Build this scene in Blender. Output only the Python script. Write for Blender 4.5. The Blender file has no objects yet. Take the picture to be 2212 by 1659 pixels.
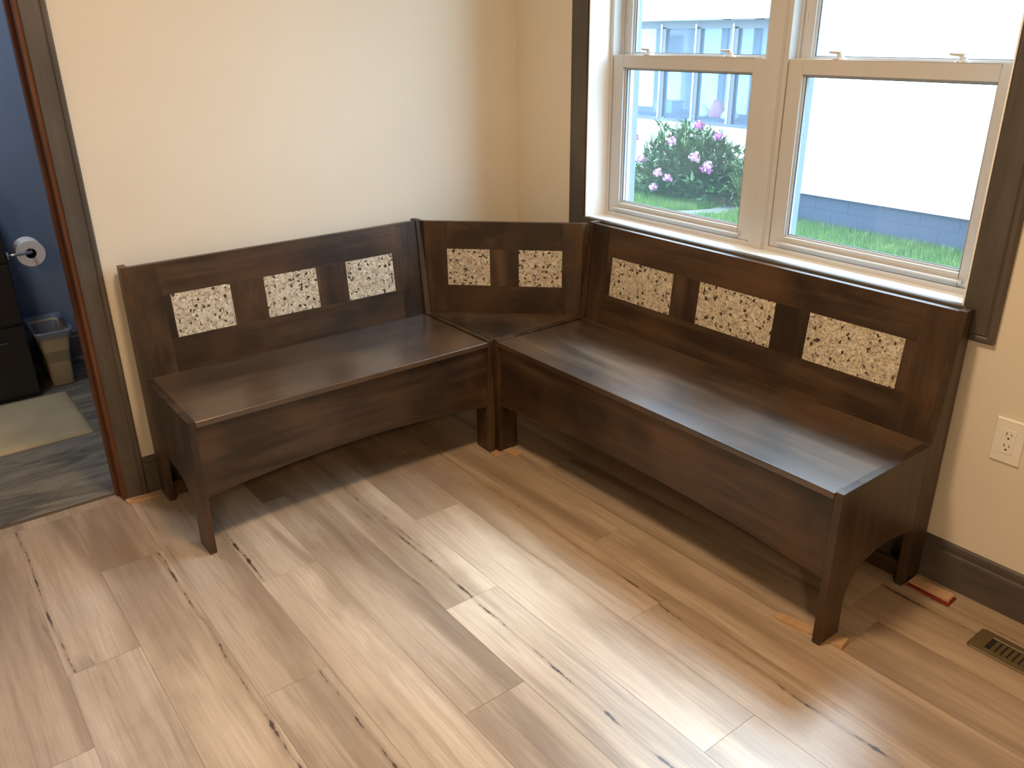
import bpy, bmesh, math, random
from mathutils import Vector, Matrix, noise
random.seed(7)
C = bpy.context.scene.collection
PI = math.pi

# ------------------------------------------------------------------ helpers
def tag(o, label=None, cat=None, group=None, kind=None):
    if label: o['label'] = label
    if cat: o['category'] = cat
    if group: o['group'] = group
    if kind: o['kind'] = kind
    return o

def thing(name, label=None, cat=None, loc=(0, 0, 0), rotz=0, group=None, kind=None):
    o = bpy.data.objects.new(name, None)
    C.objects.link(o)
    o.location = loc
    o.rotation_euler = (0, 0, rotz)
    o.empty_display_size = .1
    return tag(o, label, cat, group, kind)

def obj(name, bm, mat, parent=None, smooth=False, bevel=0, seg=2):
    if bevel:
        bmesh.ops.remove_doubles(bm, verts=bm.verts, dist=1e-6)
    bmesh.ops.recalc_face_normals(bm, faces=bm.faces)
    me = bpy.data.meshes.new(name)
    bm.to_mesh(me)
    bm.free()
    if mat: me.materials.append(mat)
    o = bpy.data.objects.new(name, me)
    C.objects.link(o)
    if parent: o.parent = parent
    if smooth:
        for p in me.polygons: p.use_smooth = True
    if bevel:
        b = o.modifiers.new('edge', 'BEVEL')
        b.width = bevel; b.segments = seg; b.limit_method = 'ANGLE'
        b.harden_normals = False
    return o

def raw(name, verts, faces, mat, parent=None, smooth=False):
    me = bpy.data.meshes.new(name)
    me.from_pydata(verts, [], faces)
    me.update()
    if mat: me.materials.append(mat)
    o = bpy.data.objects.new(name, me)
    C.objects.link(o)
    if parent: o.parent = parent
    if smooth:
        for p in me.polygons: p.use_smooth = True
    return o

def bx(bm, x0, x1, y0, y1, z0, z1, M=None):
    vs = [Vector((x, y, z)) for x in (x0, x1) for y in (y0, y1) for z in (z0, z1)]
    if M: vs = [M @ v for v in vs]
    v = [bm.verts.new(p) for p in vs]
    for f in ((0, 1, 3, 2), (4, 6, 7, 5), (0, 4, 5, 1), (2, 3, 7, 6), (0, 2, 6, 4), (1, 5, 7, 3)):
        bm.faces.new([v[i] for i in f])
    return bm

def box(*a, **k):
    bm = bmesh.new()
    return bx(bm, *a, **k)

def prism(bm, pts, a0, a1, axis='x'):
    """extrude a 2D outline along an axis; outline in the two other axes (x:(y,z) y:(x,z) z:(x,y))"""
    def P(a, p):
        return {'x': (a, p[0], p[1]), 'y': (p[0], a, p[1]), 'z': (p[0], p[1], a)}[axis]
    A = [bm.verts.new(P(a0, p)) for p in pts]
    B = [bm.verts.new(P(a1, p)) for p in pts]
    bm.faces.new(A); bm.faces.new(B[::-1])
    n = len(pts)
    for i in range(n):
        bm.faces.new((A[i], A[(i + 1) % n], B[(i + 1) % n], B[i]))
    return bm

def tube(bm, pts, r, n=10, caps=True):
    rings = []
    for i, p in enumerate(pts):
        p = Vector(p)
        a = Vector(pts[max(i - 1, 0)]); b = Vector(pts[min(i + 1, len(pts) - 1)])
        d = (b - a).normalized()
        u = d.orthogonal().normalized(); w = d.cross(u)
        if rings:                                     # keep the frame from twisting
            u = (rings[-1][1] - d * rings[-1][1].dot(d)).normalized(); w = d.cross(u)
        rr = r[i] if isinstance(r, (list, tuple)) else r
        rings.append(([bm.verts.new(p + (u * math.cos(2 * PI * k / n) + w * math.sin(2 * PI * k / n)) * rr) for k in range(n)], u))
    for (A, _), (B, _) in zip(rings, rings[1:]):
        for k in range(n):
            bm.faces.new((A[k], A[(k + 1) % n], B[(k + 1) % n], B[k]))
    if caps:
        bm.faces.new(rings[0][0][::-1]); bm.faces.new(rings[-1][0])
    return bm

def lin(r, g, b):
    f = lambda c: ((c / 255 + .055) / 1.055) ** 2.4 if c > 10 else c / 255 / 12.92
    return (f(r), f(g), f(b), 1)

# ------------------------------------------------------------------ materials
class NT:
    def __init__(s, name):
        s.m = bpy.data.materials.new(name); s.m.use_nodes = True
        s.t = s.m.node_tree; s.n = s.t.nodes; s.n.clear()
        s.out = s.n.new('ShaderNodeOutputMaterial')
    def add(s, typ, **kw):
        n = s.n.new(typ)
        for k, v in kw.items():
            if k.startswith('in_'):
                n.inputs[k[3:].replace('_', ' ')].default_value = v
            else: setattr(n, k, v)
        return n
    def link(s, a, b): s.t.links.new(a, b)
    def coords(s, scale, rand=0.0, src='Object', loc=(0, 0, 0)):
        tc = s.add('ShaderNodeTexCoord')
        v = tc.outputs[src]
        if rand:
            oi = s.add('ShaderNodeObjectInfo')
            mu = s.add('ShaderNodeMath', operation='MULTIPLY'); mu.inputs[1].default_value = rand
            s.link(oi.outputs['Random'], mu.inputs[0])
            ad = s.add('ShaderNodeVectorMath', operation='ADD')
            s.link(v, ad.inputs[0]); s.link(mu.outputs[0], ad.inputs[1]); v = ad.outputs[0]
        mp = s.add('ShaderNodeMapping'); mp.inputs['Scale'].default_value = scale
        mp.inputs['Location'].default_value = loc
        s.link(v, mp.inputs['Vector'])
        return mp.outputs[0]
    def noise(s, vec, scale=1, detail=4, rough=.5, dist=0, out='Fac'):
        n = s.add('ShaderNodeTexNoise')
        n.inputs['Scale'].default_value = scale; n.inputs['Detail'].default_value = detail
        n.inputs['Roughness'].default_value = rough; n.inputs['Distortion'].default_value = dist
        s.link(vec, n.inputs['Vector'])
        return n.outputs[out]
    def ramp(s, fac, stops, interp='LINEAR'):
        r = s.add('ShaderNodeValToRGB'); cr = r.color_ramp; cr.interpolation = interp
        while len(cr.elements) < len(stops): cr.elements.new(.5)
        for e, (p, c) in zip(cr.elements, stops):
            e.position = p; e.color = c if len(c) == 4 else (*c, 1)
        s.link(fac, r.inputs[0])
        return r.outputs[0]
    def mix(s, fac, a, b, mode='MIX'):
        m = s.add('ShaderNodeMix', data_type='RGBA', blend_type=mode)
        for k, v in (('Factor', fac), ('A', a), ('B', b)):
            sock = m.inputs[0] if k == 'Factor' else m.inputs[6 if k == 'A' else 7]
            if hasattr(v, 'is_linked') or hasattr(v, 'node'): s.link(v, sock)
            else: sock.default_value = v
        return m.outputs[2]
    def math(s, op, a, b=None, clamp=False):
        m = s.add('ShaderNodeMath', operation=op); m.use_clamp = clamp
        for i, v in enumerate((a, b)):
            if v is None: continue
            if hasattr(v, 'node'): s.link(v, m.inputs[i])
            else: m.inputs[i].default_value = v
        return m.outputs[0]
    def finish(s, color, rough=.5, bump=None, bstr=.1, bdist=.002, **kw):
        p = s.add('ShaderNodeBsdfPrincipled')
        for k, v in (('Base Color', color), ('Roughness', rough)):
            if hasattr(v, 'node'): s.link(v, p.inputs[k])
            else: p.inputs[k].default_value = v
        for k, v in kw.items(): p.inputs[k.replace('_', ' ')].default_value = v
        if bump is not None:
            b = s.add('ShaderNodeBump'); b.inputs['Strength'].default_value = bstr
            b.inputs['Distance'].default_value = bdist
            s.link(bump, b.inputs['Height']); s.link(b.outputs[0], p.inputs['Normal'])
        s.link(p.outputs[0], s.out.inputs[0])
        return s.m

def plain(name, col, rough=.5, noise_scale=40, var=.06, bump=.04, **kw):
    t = NT(name)
    v = t.coords((1, 1, 1), rand=5)
    n = t.noise(v, noise_scale, 4)
    dark = tuple(c * (1 - var) for c in col[:3]) + (1,)
    lite = tuple(min(1, c * (1 + var)) for c in col[:3]) + (1,)
    c = t.ramp(n, [(.3, dark), (.7, lite)])
    return t.finish(c, rough, bump=n, bstr=bump, **kw)

def stained_wood(name, axis, dark, mid, lite, rough=.38, red=None, scale=1.0, spec=.5, coat=0.0):
    """stained maple: blotches + grain running along one axis"""
    t = NT(name)
    al, ac = 1.0 * scale, 14.0 * scale
    sc = {'x': (al, ac, ac), 'y': (ac, al, ac), 'z': (ac, ac, al), 'd': (ac * .5, ac * .5, ac)}[axis]
    g = t.noise(t.coords(sc, rand=9), 1, 6, .6, .9)
    fs = {'x': (5, 170, 170), 'y': (170, 5, 170), 'z': (170, 170, 5), 'd': (60, 60, 170)}[axis]
    f = t.noise(t.coords(fs, rand=9), 1, 2, .6)
    bl = t.noise(t.coords({'x': (1.3, 3, 3), 'y': (3, 1.3, 3), 'z': (3, 3, 1.3), 'd': (2, 2, 2)}[axis], rand=6), 1.6, 5, .62, .6)
    c = t.ramp(g, [(.30, dark), (.5, mid), (.70, lite)])
    c = t.mix(t.ramp(bl, [(.34, (0, 0, 0)), (.64, (.85, .85, .85))]), c, dark)
    c = t.mix(t.ramp(t.noise(t.coords((2.2, 2.2, 2.2), rand=3), 1.3, 3), [(.48, (0, 0, 0)), (.72, (.75, .75, .75))]), c, red or lite)
    c = t.mix(t.ramp(f, [(.35, (.28, .28, .28)), (.6, (0, 0, 0))]), c, dark)
    r = t.math('ADD', t.math('MULTIPLY', g, .16), rough - .08)
    return t.finish(c, r, bump=f, bstr=.06, bdist=.0006, Specular_IOR_Level=spec, Coat_Weight=coat, Coat_Roughness=.21)

WD = (lin(34, 24, 16), lin(70, 52, 36), lin(100, 78, 56))
RED = lin(96, 70, 47)
W_X = stained_wood('walnut_stain_grain_x', 'x', *WD, red=RED)
W_S = stained_wood('walnut_stain_seat', 'x', lin(40, 29, 20), lin(82, 63, 45), lin(112, 90, 66), red=RED, rough=.34, spec=.8, coat=.55)
W_Z = stained_wood('walnut_stain_grain_z', 'z', *WD, red=RED)
W_D = stained_wood('walnut_stain_grain_diag', 'd', *WD, red=RED)
CS = (lin(72, 67, 63), lin(92, 86, 80), lin(106, 99, 92))
T_X = stained_wood('grey_trim_x', 'x', *CS, rough=.45, spec=.35)
T_Y = stained_wood('grey_trim_y', 'y', *CS, rough=.45, spec=.35)
T_Z = stained_wood('grey_trim_z', 'z', *CS, rough=.45, spec=.35)
JAMB = stained_wood('bare_oak_jamb', 'z', lin(84, 48, 26), lin(108, 64, 36), lin(126, 80, 46), rough=.5)
SHIM = stained_wood('pine_shim', 'x', lin(184, 146, 110), lin(206, 170, 134), lin(220, 188, 154), rough=.6, scale=2)
SHIM_RED = plain('red_shim_edge', lin(130, 40, 28), .6)

def granite():
    t = NT('speckled_granite')
    v0 = t.coords((1, 1, 1), rand=4)
    nz = t.noise(v0, 45, 3, .6, out='Color')
    vm = t.add('ShaderNodeVectorMath', operation='MULTIPLY_ADD')
    t.link(nz, vm.inputs[0]); vm.inputs[1].default_value = (.02, .02, .02); t.link(v0, vm.inputs[2])
    def cells(sc):
        v = t.add('ShaderNodeTexVoronoi'); v.inputs['Scale'].default_value = sc
        t.link(vm.outputs[0], v.inputs['Vector'])
        s = t.add('ShaderNodeSeparateColor'); t.link(v.outputs['Color'], s.inputs[0])
        return s.outputs
    a = cells(122); b = cells(240); d = cells(60)
    base = t.ramp(a[0], [(0, lin(198, 188, 164)), (.35, lin(214, 206, 186)), (.6, lin(180, 168, 146)), (.8, lin(226, 222, 208)), (1, lin(160, 152, 142))], 'LINEAR')
    c = t.mix(t.ramp(d[1], [(.0, (.5, .5, .5)), (.25, (.0, .0, .0))]), base, lin(158, 148, 138))
    c = t.mix(t.ramp(b[0], [(.74, (0, 0, 0)), (.82, (.7, .7, .7))], 'CONSTANT'), c, lin(128, 108, 90))
    vein = t.noise(v0, 60, 4, .7, 1.2)
    vn = t.ramp(t.math('ABSOLUTE', t.math('SUBTRACT', vein, .5)), [(.0, (.75, .75, .75)), (.02, (0, 0, 0))])
    gate = t.ramp(t.noise(v0, 26, 2), [(.5, (0, 0, 0)), (.6, (1, 1, 1))])
    c = t.mix(t.math('MULTIPLY', vn, gate), c, lin(70, 56, 52))
    c = t.mix(t.ramp(a[1], [(.92, (0, 0, 0)), (.93, (.9, .9, .9))], 'CONSTANT'), c, lin(38, 26, 24))
    return t.finish(c, .22, Specular_IOR_Level=.4)
GRANITE = granite()

def plank_floor():
    t = NT('rustic_maple_plank')
    at = t.add('ShaderNodeAttribute'); at.attribute_name = 'plank'
    sp = t.add('ShaderNodeSeparateColor'); t.link(at.outputs['Color'], sp.inputs[0])
    tone, seed, warm = sp.outputs[0], sp.outputs[1], sp.outputs[2]
    def vec(sc):
        tc = t.add('ShaderNodeTexCoord')
        mp = t.add('ShaderNodeMapping'); mp.inputs['Scale'].default_value = sc
        t.link(tc.outputs['Object'], mp.inputs['Vector'])
        cm = t.add('ShaderNodeCombineXYZ')
        t.link(t.math('MULTIPLY', seed, 31.0), cm.inputs[0]); t.link(t.math('MULTIPLY', seed, 57.0), cm.inputs[1]); t.link(t.math('MULTIPLY', seed, 13.0), cm.inputs[2])
        ad = t.add('ShaderNodeVectorMath', operation='ADD')
        t.link(mp.outputs[0], ad.inputs[0]); t.link(cm.outputs[0], ad.inputs[1])
        return ad.outputs[0]
    A = (lin(204, 186, 164)); B = (lin(178, 160, 140)); D = (lin(132, 116, 103)); L = (lin(220, 204, 183))
    strip = t.noise(vec((6, .55, 1)), 1, 3, .5, .8)
    c = t.ramp(strip, [(.28, D), (.42, B), (.52, A), (.66, L), (.74, B)])
    grain = t.noise(vec((38, 1.6, 1)), 1, 5, .6, .7)
    c = t.mix(t.ramp(grain, [(.30, (.45, .45, .45)), (.50, (0, 0, 0))]), c, D)
    fine = t.noise(vec((240, 7, 1)), 1, 3, .6)
    c = t.mix(t.ramp(fine, [(.35, (.22, .22, .22)), (.6, (0, 0, 0))]), c, lin(112, 92, 74))
    cloud = t.noise(vec((5, 2.2, 1)), 1, 4, .6, .3)
    c = t.mix(t.ramp(cloud, [(.5, (0, 0, 0)), (.74, (.55, .55, .55))]), c, lin(142, 122, 102))
    # plank tone and warmth
    tn = t.ramp(tone, [(0, (.62, .59, .585)), (1, (1.0, 1.0, 1.0))])
    c = t.mix(1.0, c, tn, 'MULTIPLY')
    c = t.mix(t.math('MULTIPLY', warm, .3), c, lin(186, 150, 112))
    # knots
    kv = t.add('ShaderNodeTexVoronoi'); kv.inputs['Scale'].default_value = 1
    kw = t.noise(vec((6, 2, 1)), 1, 2, .5)
    t.link(vec((5.2, 2.1, 1)), kv.inputs['Vector'])
    kd = t.math('ADD', kv.outputs['Distance'], t.math('MULTIPLY', t.math('SUBTRACT', kw, .5), .35))
    kmask = t.ramp(kd, [(.02, (.85, .85, .85)), (.05, (.35, .35, .35)), (.16, (0, 0, 0))])
    ks = t.add('ShaderNodeSeparateColor'); t.link(kv.outputs['Color'], ks.inputs[0])
    kg = t.ramp(ks.outputs[0], [(.86, (0, 0, 0)), (.87, (1, 1, 1))], 'CONSTANT')
    c = t.mix(t.math('MULTIPLY', kmask, kg), c, lin(78, 58, 44))
    # mineral streaks: broken dark cracks running with the plank
    cr = t.noise(vec((6, .8, 1)), 1, 3, .55, .35)
    line = t.ramp(t.math('ABSOLUTE', t.math('SUBTRACT', cr, .47)), [(.0, (.95, .95, .95)), (.010, (.7, .7, .7)), (.017, (0, 0, 0))])
    brk = t.ramp(t.noise(vec((16, 6, 1)), 1, 3, .6), [(.50, (0, 0, 0)), (.60, (1, 1, 1))])
    reg = t.ramp(t.noise(vec((2.0, .6, 1)), 1, 1), [(.66, (0, 0, 0)), (.74, (.8, .8, .8))])
    m = t.math('MULTIPLY', t.math('MULTIPLY', line, brk), reg)
    c = t.mix(m, c, lin(62, 48, 44))
    soft = t.ramp(t.math('ABSOLUTE', t.math('SUBTRACT', cr, .47)), [(.0, (.5, .5, .5)), (.05, (0, 0, 0))])
    c = t.mix(t.math('MULTIPLY', soft, reg), c, lin(118, 96, 80))
    # one long, broken mineral streak on the planks that carry one
    uv = t.add('ShaderNodeUVMap'); uv.uv_map = 'plank_uv'
    su = t.add('ShaderNodeSeparateXYZ'); t.link(uv.outputs[0], su.inputs[0])
    def along(sc, off):
        cm = t.add('ShaderNodeCombineXYZ'); t.link(t.math('MULTIPLY', su.outputs[1], sc), cm.inputs[0])
        t.link(t.math('ADD', t.math('MULTIPLY', seed, 71.0), off), cm.inputs[1])
        return cm.outputs[0]
    wig = t.math('MULTIPLY', t.math('SUBTRACT', t.noise(along(3.2, 3), 1, 4, .6), .5), .22)
    cen = t.math('ADD', at.outputs['Alpha'], wig)
    dst = t.math('ABSOLUTE', t.math('SUBTRACT', su.outputs[0], cen))
    wid = t.math('MULTIPLY', t.math('SUBTRACT', t.noise(along(9, 8), 1, 4, .65), .46), .19, clamp=True)
    core = t.math('MULTIPLY', t.math('SUBTRACT', wid, dst), 55.0, clamp=True)
    has = t.math('GREATER_THAN', at.outputs['Alpha'], .01)
    halo = t.math('MULTIPLY', t.math('SUBTRACT', .07, dst), 6.0, clamp=True)
    c = t.mix(t.math('MULTIPLY', halo, has), c, lin(128, 106, 88))
    c = t.mix(t.math('MULTIPLY', t.math('MULTIPLY', core, has), .92), c, lin(60, 46, 44))
    rough = t.math('ADD', t.math('MULTIPLY', grain, .10), .27)
    return t.finish(c, rough, bump=t.math('ADD', fine, t.math('MULTIPLY', grain, .6)), bstr=.10, bdist=.0006, Specular_IOR_Level=.5)
PLANK = plank_floor()

def wall_paint(name, col, bump=.12):
    t = NT(name)
    v = t.coords((1, 1, 1))
    n = t.noise(v, 160, 4, .6); n2 = t.noise(v, 3, 3)
    c = t.ramp(n2, [(.3, tuple(x * .975 for x in col[:3])), (.7, col)])
    return t.finish(c, .62, bump=n, bstr=bump, bdist=.0012, Specular_IOR_Level=.3)
CREAM = wall_paint('cream_wall_paint', (.74, .685, .58, 1))
BLUEW = wall_paint('blue_bathroom_paint', lin(124, 140, 164))
CEIL = wall_paint('ceiling_paint', (.82, .80, .76, 1))
VINYL = plain('white_vinyl', (.54, .535, .52, 1), .32, 12, .015, .01)
EXTF = plain('blue_grey_exterior_frame', lin(112, 124, 136), .5, 12, .03, .02)  # one even blue-grey tone for the outer frame
SILLM = plain('white_sill_paint', (.88, .87, .84, 1), .4, 12, .015, .01)
GASKET = plain('grey_window_gasket', lin(58, 64, 72), .5)
PLASTIC = plain('white_switch_plastic', (.82, .80, .74, 1), .3, 20, .01, .01)
DARKHOLE = plain('dark_slot', (.01, .01, .01, 1), .8)
BLACKCAB = plain('black_cabinet_lacquer', (.010, .009, .009, 1), .45, 20, .1, .02)
CHROME = plain('brushed_chrome', (.62, .62, .64, 1), .22, 30, .02, .01, Metallic=1.0)
PAPER = plain('toilet_paper', (.82, .80, .76, 1), .9, 120, .03, .1)
CARD = plain('cardboard_core', lin(80, 62, 44), .9)
BINM = plain('beige_bin_plastic', lin(206, 194, 166), .42, 14, .02, .01)
VENT = plain('bronze_register_metal', lin(92, 78, 50), .42, 60, .08, .04)
CONCRETE = plain('concrete', lin(92, 90, 90), .9, 22, .18, .3)
BLOCK = plain('concrete_block', lin(62, 64, 70), .9, 40, .15, .3)
BRICK = plain('red_brick', lin(120, 50, 36), .85, 40, .2, .3)
FOUND = plain('grey_painted_block', lin(44, 54, 70), .8, 30, .05, .2)
SIDING = plain('white_siding', (.88, .88, .86, 1), .55, 8, .02, .01)
PORCHG = plain('grey_porch_paint', lin(84, 92, 102), .6, 12, .06, .02)
PORCHD = plain('dark_porch_clutter', lin(48, 50, 58), .7, 12, .2, .05)
ROOF = plain('pale_roof', (.80, .80, .80, 1), .8, 30, .04, .1)
SOIL = plain('garden_soil', lin(70, 62, 44), .95, 20, .3, .4)
LEAFM = plain('peony_leaf', lin(50, 84, 40), .45, 9, .4, .05)
LEAF2 = plain('vine_leaf', lin(58, 82, 34), .5, 9, .4, .05)
STEM = plain('green_stem', lin(92, 110, 60), .6)
PETAL = plain('pink_petal', lin(158, 112, 146), .6, 14, .22, .05)
PETAL2 = plain('magenta_petal', lin(136, 76, 124), .6, 14, .22, .05)
BAGR = plain('red_and_white_bag', lin(196, 92, 84), .5)
BAGW = plain('white_bag', lin(214, 216, 220), .5)
DOORG = plain('grey_storm_door', lin(120, 128, 140), .5, 12, .04, .02)

def ground_mat():
    t = NT('lawn_ground')
    v = t.coords((1, 1, 1))
    n = t.noise(v, 9, 6, .7)
    c = t.ramp(n, [(.3, lin(34, 50, 20)), (.55, lin(54, 76, 30)), (.75, lin(78, 90, 46))])
    return t.finish(c, .95, bump=n, bstr=.5, bdist=.02)
LAWN = ground_mat()
def blade_mat():
    t = NT('grass_blade')
    n = t.noise(t.coords((1, 1, 1)), 11, 4, .7)
    c = t.ramp(n, [(.35, lin(58, 92, 34)), (.55, lin(88, 122, 50)), (.7, lin(136, 148, 86))])
    p = t.add('ShaderNodeBsdfPrincipled'); t.link(c, p.inputs['Base Color']); p.inputs['Roughness'].default_value = .6
    tr = t.add('ShaderNodeBsdfTranslucent'); t.link(c, tr.inputs[0])
    mx = t.add('ShaderNodeMixShader'); mx.inputs[0].default_value = .3
    t.link(p.outputs[0], mx.inputs[1]); t.link(tr.outputs[0], mx.inputs[2]); t.link(mx.outputs[0], t.out.inputs[0])
    return t.m
BLADE = blade_mat()

def glass_mat(name, haze=.012, tint=(.93, .97, .98, 1)):
    t = NT(name)
    tr = t.add('ShaderNodeBsdfTransparent'); tr.inputs[0].default_value = tint
    gl = t.add('ShaderNodeBsdfGlossy'); gl.inputs['Roughness'].default_value = .02
    lw = t.add('ShaderNodeLayerWeight'); lw.inputs[0].default_value = .5
    frf = t.math('ADD', t.math('MULTIPLY', t.math('POWER', lw.outputs['Facing'], 5.0), .85), .04)
    m1 = t.add('ShaderNodeMixShader'); t.link(frf, m1.inputs[0]); t.link(tr.outputs[0], m1.inputs[1]); t.link(gl.outputs[0], m1.inputs[2])
    du = t.add('ShaderNodeBsdfTranslucent'); du.inputs[0].default_value = (.85, .9, 1, 1)
    sp = t.noise(t.coords((1, 1, 1)), 190, 2, .5)
    f = t.math('ADD', t.math('MULTIPLY', t.ramp(sp, [(.70, (0, 0, 0)), (.74, (1, 1, 1))]), .06), haze)  # faint bluish haze veil mixed into the pane, plus fine specks
    m2 = t.add('ShaderNodeMixShader'); t.link(f, m2.inputs[0]); t.link(m1.outputs[0], m2.inputs[1]); t.link(du.outputs[0], m2.inputs[2])
    t.link(m2.outputs[0], t.out.inputs[0])
    return t.m
GLASS = glass_mat('window_glass')
def liner_mat():
    t = NT('translucent_bin_liner')
    tr = t.add('ShaderNodeBsdfTransparent'); tr.inputs[0].default_value = (.8, .85, .95, 1)
    p = t.add('ShaderNodeBsdfPrincipled'); p.inputs['Base Color'].default_value = lin(150, 162, 186); p.inputs['Roughness'].default_value = .35
    n = t.noise(t.coords((1, 1, 1)), 30, 4, .6, 1.0)
    b = t.add('ShaderNodeBump'); b.inputs['Strength'].default_value = .5; b.inputs['Distance'].default_value = .004
    t.link(n, b.inputs['Height']); t.link(b.outputs[0], p.inputs['Normal'])
    mx = t.add('ShaderNodeMixShader'); mx.inputs[0].default_value = .6
    t.link(tr.outputs[0], mx.inputs[1]); t.link(p.outputs[0], mx.inputs[2]); t.link(mx.outputs[0], t.out.inputs[0])
    return t.m
LINER = liner_mat()
def screen_mat():
    t = NT('porch_window_screen')
    tr = t.add('ShaderNodeBsdfTransparent'); tr.inputs[0].default_value = (.86, .93, 1, 1)
    d = t.add('ShaderNodeBsdfDiffuse'); d.inputs[0].default_value = lin(150, 168, 190)
    mx = t.add('ShaderNodeMixShader'); mx.inputs[0].default_value = .12
    t.link(tr.outputs[0], mx.inputs[1]); t.link(d.outputs[0], mx.inputs[2]); t.link(mx.outputs[0], t.out.inputs[0])
    return t.m
SCREEN = screen_mat()
def bath_floor_mat():
    t = NT('grey_stone_vinyl')
    v = t.coords((2.2, 9, 1))
    n = t.noise(v, 1.2, 7, .62, 1.2)
    c = t.ramp(n, [(.28, lin(70, 66, 60)), (.45, lin(112, 106, 96)), (.6, lin(146, 138, 122)), (.78, lin(104, 96, 84))])
    n2 = t.noise(t.coords((6, 40, 1)), 1, 4, .6, .8)
    c = t.mix(t.ramp(n2, [(.5, (0, 0, 0)), (.75, (.5, .5, .5))]), c, lin(80, 72, 62))
    return t.finish(c, .42, bump=n2, bstr=.05)
BATHF = bath_floor_mat()
def rug_mat():
    t = NT('beige_bath_mat')
    n = t.noise(t.coords((60, 300, 60)), 1, 3, .7); b = t.noise(t.coords((1, 1, 1)), 4, 3)
    c = t.mix(t.ramp(b, [(.35, (0, 0, 0)), (.7, (.7, .7, .7))]), lin(196, 178, 142), lin(160, 142, 110))
    return t.finish(c, .95, bump=n, bstr=.8, bdist=.004)
RUG = rug_mat()

# ------------------------------------------------------------------ dimensions of the room
XW, YW = .036, .046          # inner faces of the window wall and of the long wall
XM, YM, ZC = -4.6, -5.6, 2.44
DX0, DX1, DH = -2.55, -1.705, 2.05     # bathroom doorway
WY0, WY1, WZ0, WZ1 = -1.842, -.395, .806, 2.14   # window opening
EXT = .25

# floor: real plank layout, one face per plank, per-plank tone stored as an attribute
def build_floor():
    w = .178; L = 1.215
    off = {-2: -1.06, -1: -.775, 0: -.36, 1: -1.15, 2: -.71, 3: -1.50, 4: -1.15, 5: -.705, 6: -1.497, 7: -1.159, 8: -1.917, 9: -.62}
    tones = {(-2, 0): (.72, .5), (-2, 1): (.8, .3), (-1, 0): (.85, .5), (-1, 1): (.72, .25), (0, 0): (.5, .6), (0, 1): (.92, .45), (1, 0): (.5, .35),
             (1, 1): (.62, .15), (2, 0): (.85, .2), (2, 1): (1, .1), (3, 0): (.45, .1), (3, 1): (.55, .05), (4, 0): (.9, .15), (4, 1): (.72, .05),
             (5, 0): (.8, .4), (5, 1): (.85, .3), (6, 0): (.6, .6), (6, 1): (.35, .5), (7, 0): (.75, .6), (7, 1): (.45, .6), (8, 0): (.3, .3), (8, 1): (.25, .4), (9, 0): (.4, .4), (9, 1): (.55, .5), (10, 1): (.65, .5)}
    bm = bmesh.new(); lay = bm.loops.layers.float_color.new('plank'); uvl = bm.loops.layers.uv.new('plank_uv')
    crack = {(-1, 0): .08, (2, 0): .09, (0, 1): .92, (1, 1): .86, (6, 0): .78, (4, 1): .52, (6, 1): .7}
    rnd = random.Random(3)
    for k in range(-16, 12):
        x0 = -1.87 + w * k; x1 = x0 + w
        if x0 > XW + .05: break
        x0 = max(x0, XM); x1 = min(x1, XW + .1)
        j0 = off.get(k, -rnd.random() * L)
        n = 0
        y = j0 + L * math.ceil((.12 - j0) / L)
        while y > YM:
            ya, yb = max(y - L, YM), min(y, YW)
            idx = 0 if yb > j0 + .01 else 1
            tn, wm = tones.get((k, idx), (rnd.uniform(.35, 1), rnd.random() * .7))
            g = .0004
            v = [bm.verts.new(p) for p in ((x0 + g, ya + g, 0), (x1 - g, ya + g, 0), (x1 - g, yb - g, 0), (x0 + g, yb - g, 0))]
            cu_ = crack.get((k, idx), rnd.uniform(.1, .9) if rnd.random() < .05 else 0) if (idx or yb > j0 - .01) else 0
            f = bm.faces.new(v); col = (tn, rnd.random(), wm, cu_)
            for l in f.loops: l[lay] = col; l[uvl].uv = ((l.vert.co.x - (-1.87 + w * k)) / w, l.vert.co.y)
            y -= L
        if x0 < DX1 and x1 > DX0:                     # planks run on into the doorway
            v = [bm.verts.new(p) for p in ((max(x0, DX0) + .0004, YW - .0004, 0), (min(x1, DX1) - .0004, YW - .0004, 0), (min(x1, DX1) - .0004, .10, 0), (max(x0, DX0) + .0004, .10, 0))]
            f = bm.faces.new(v)
            col = (tones.get((k, 0), (.7, .4))[0], .5, .6, 0)
            for l in f.loops: l[lay] = col
    # dark joints just below and the slab sides
    def q(*p):
        f = bm.faces.new([bm.verts.new(x) for x in p])
        for l in f.loops: l[lay] = (0, .3, .2, 0)
    z = -.0012
    q((XM, YM, z), (XW + .1, YM, z), (XW + .1, YW, z), (XM, YW, z))
    q((DX0, YW, z), (DX1, YW, z), (DX1, .10, z), (DX0, .10, z))
    bx(bm, XM, XW + .1, YM, YW + .054, -.06, -.02)
    o = obj('floor', bm, PLANK)
    return tag(o, kind='structure')
build_floor()

def S(name, bm, mat, bevel=0):
    return tag(obj(name, bm, mat, bevel=bevel), kind='structure')

# long wall with the bathroom doorway
bm = bmesh.new()
bx(bm, DX1 + .012, XW + .0, YW, YW + .114, 0, ZC)
bx(bm, XM, DX0 - .012, YW, YW + .114, 0, ZC)
bx(bm, DX0 - .012, DX1 + .012, YW, YW + .114, DH + .012, ZC)
S('wall_left', bm, CREAM)
# window wall
bm = bmesh.new()
bx(bm, XW, EXT, WY1, YW + .114, -.25, ZC)
bx(bm, XW, EXT, YM, WY0, -.25, ZC)
bx(bm, XW, EXT, WY0, WY1, -.25, WZ0)
bx(bm, XW, EXT, WY0, WY1, WZ1, ZC)
S('wall_right', bm, CREAM)
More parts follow.
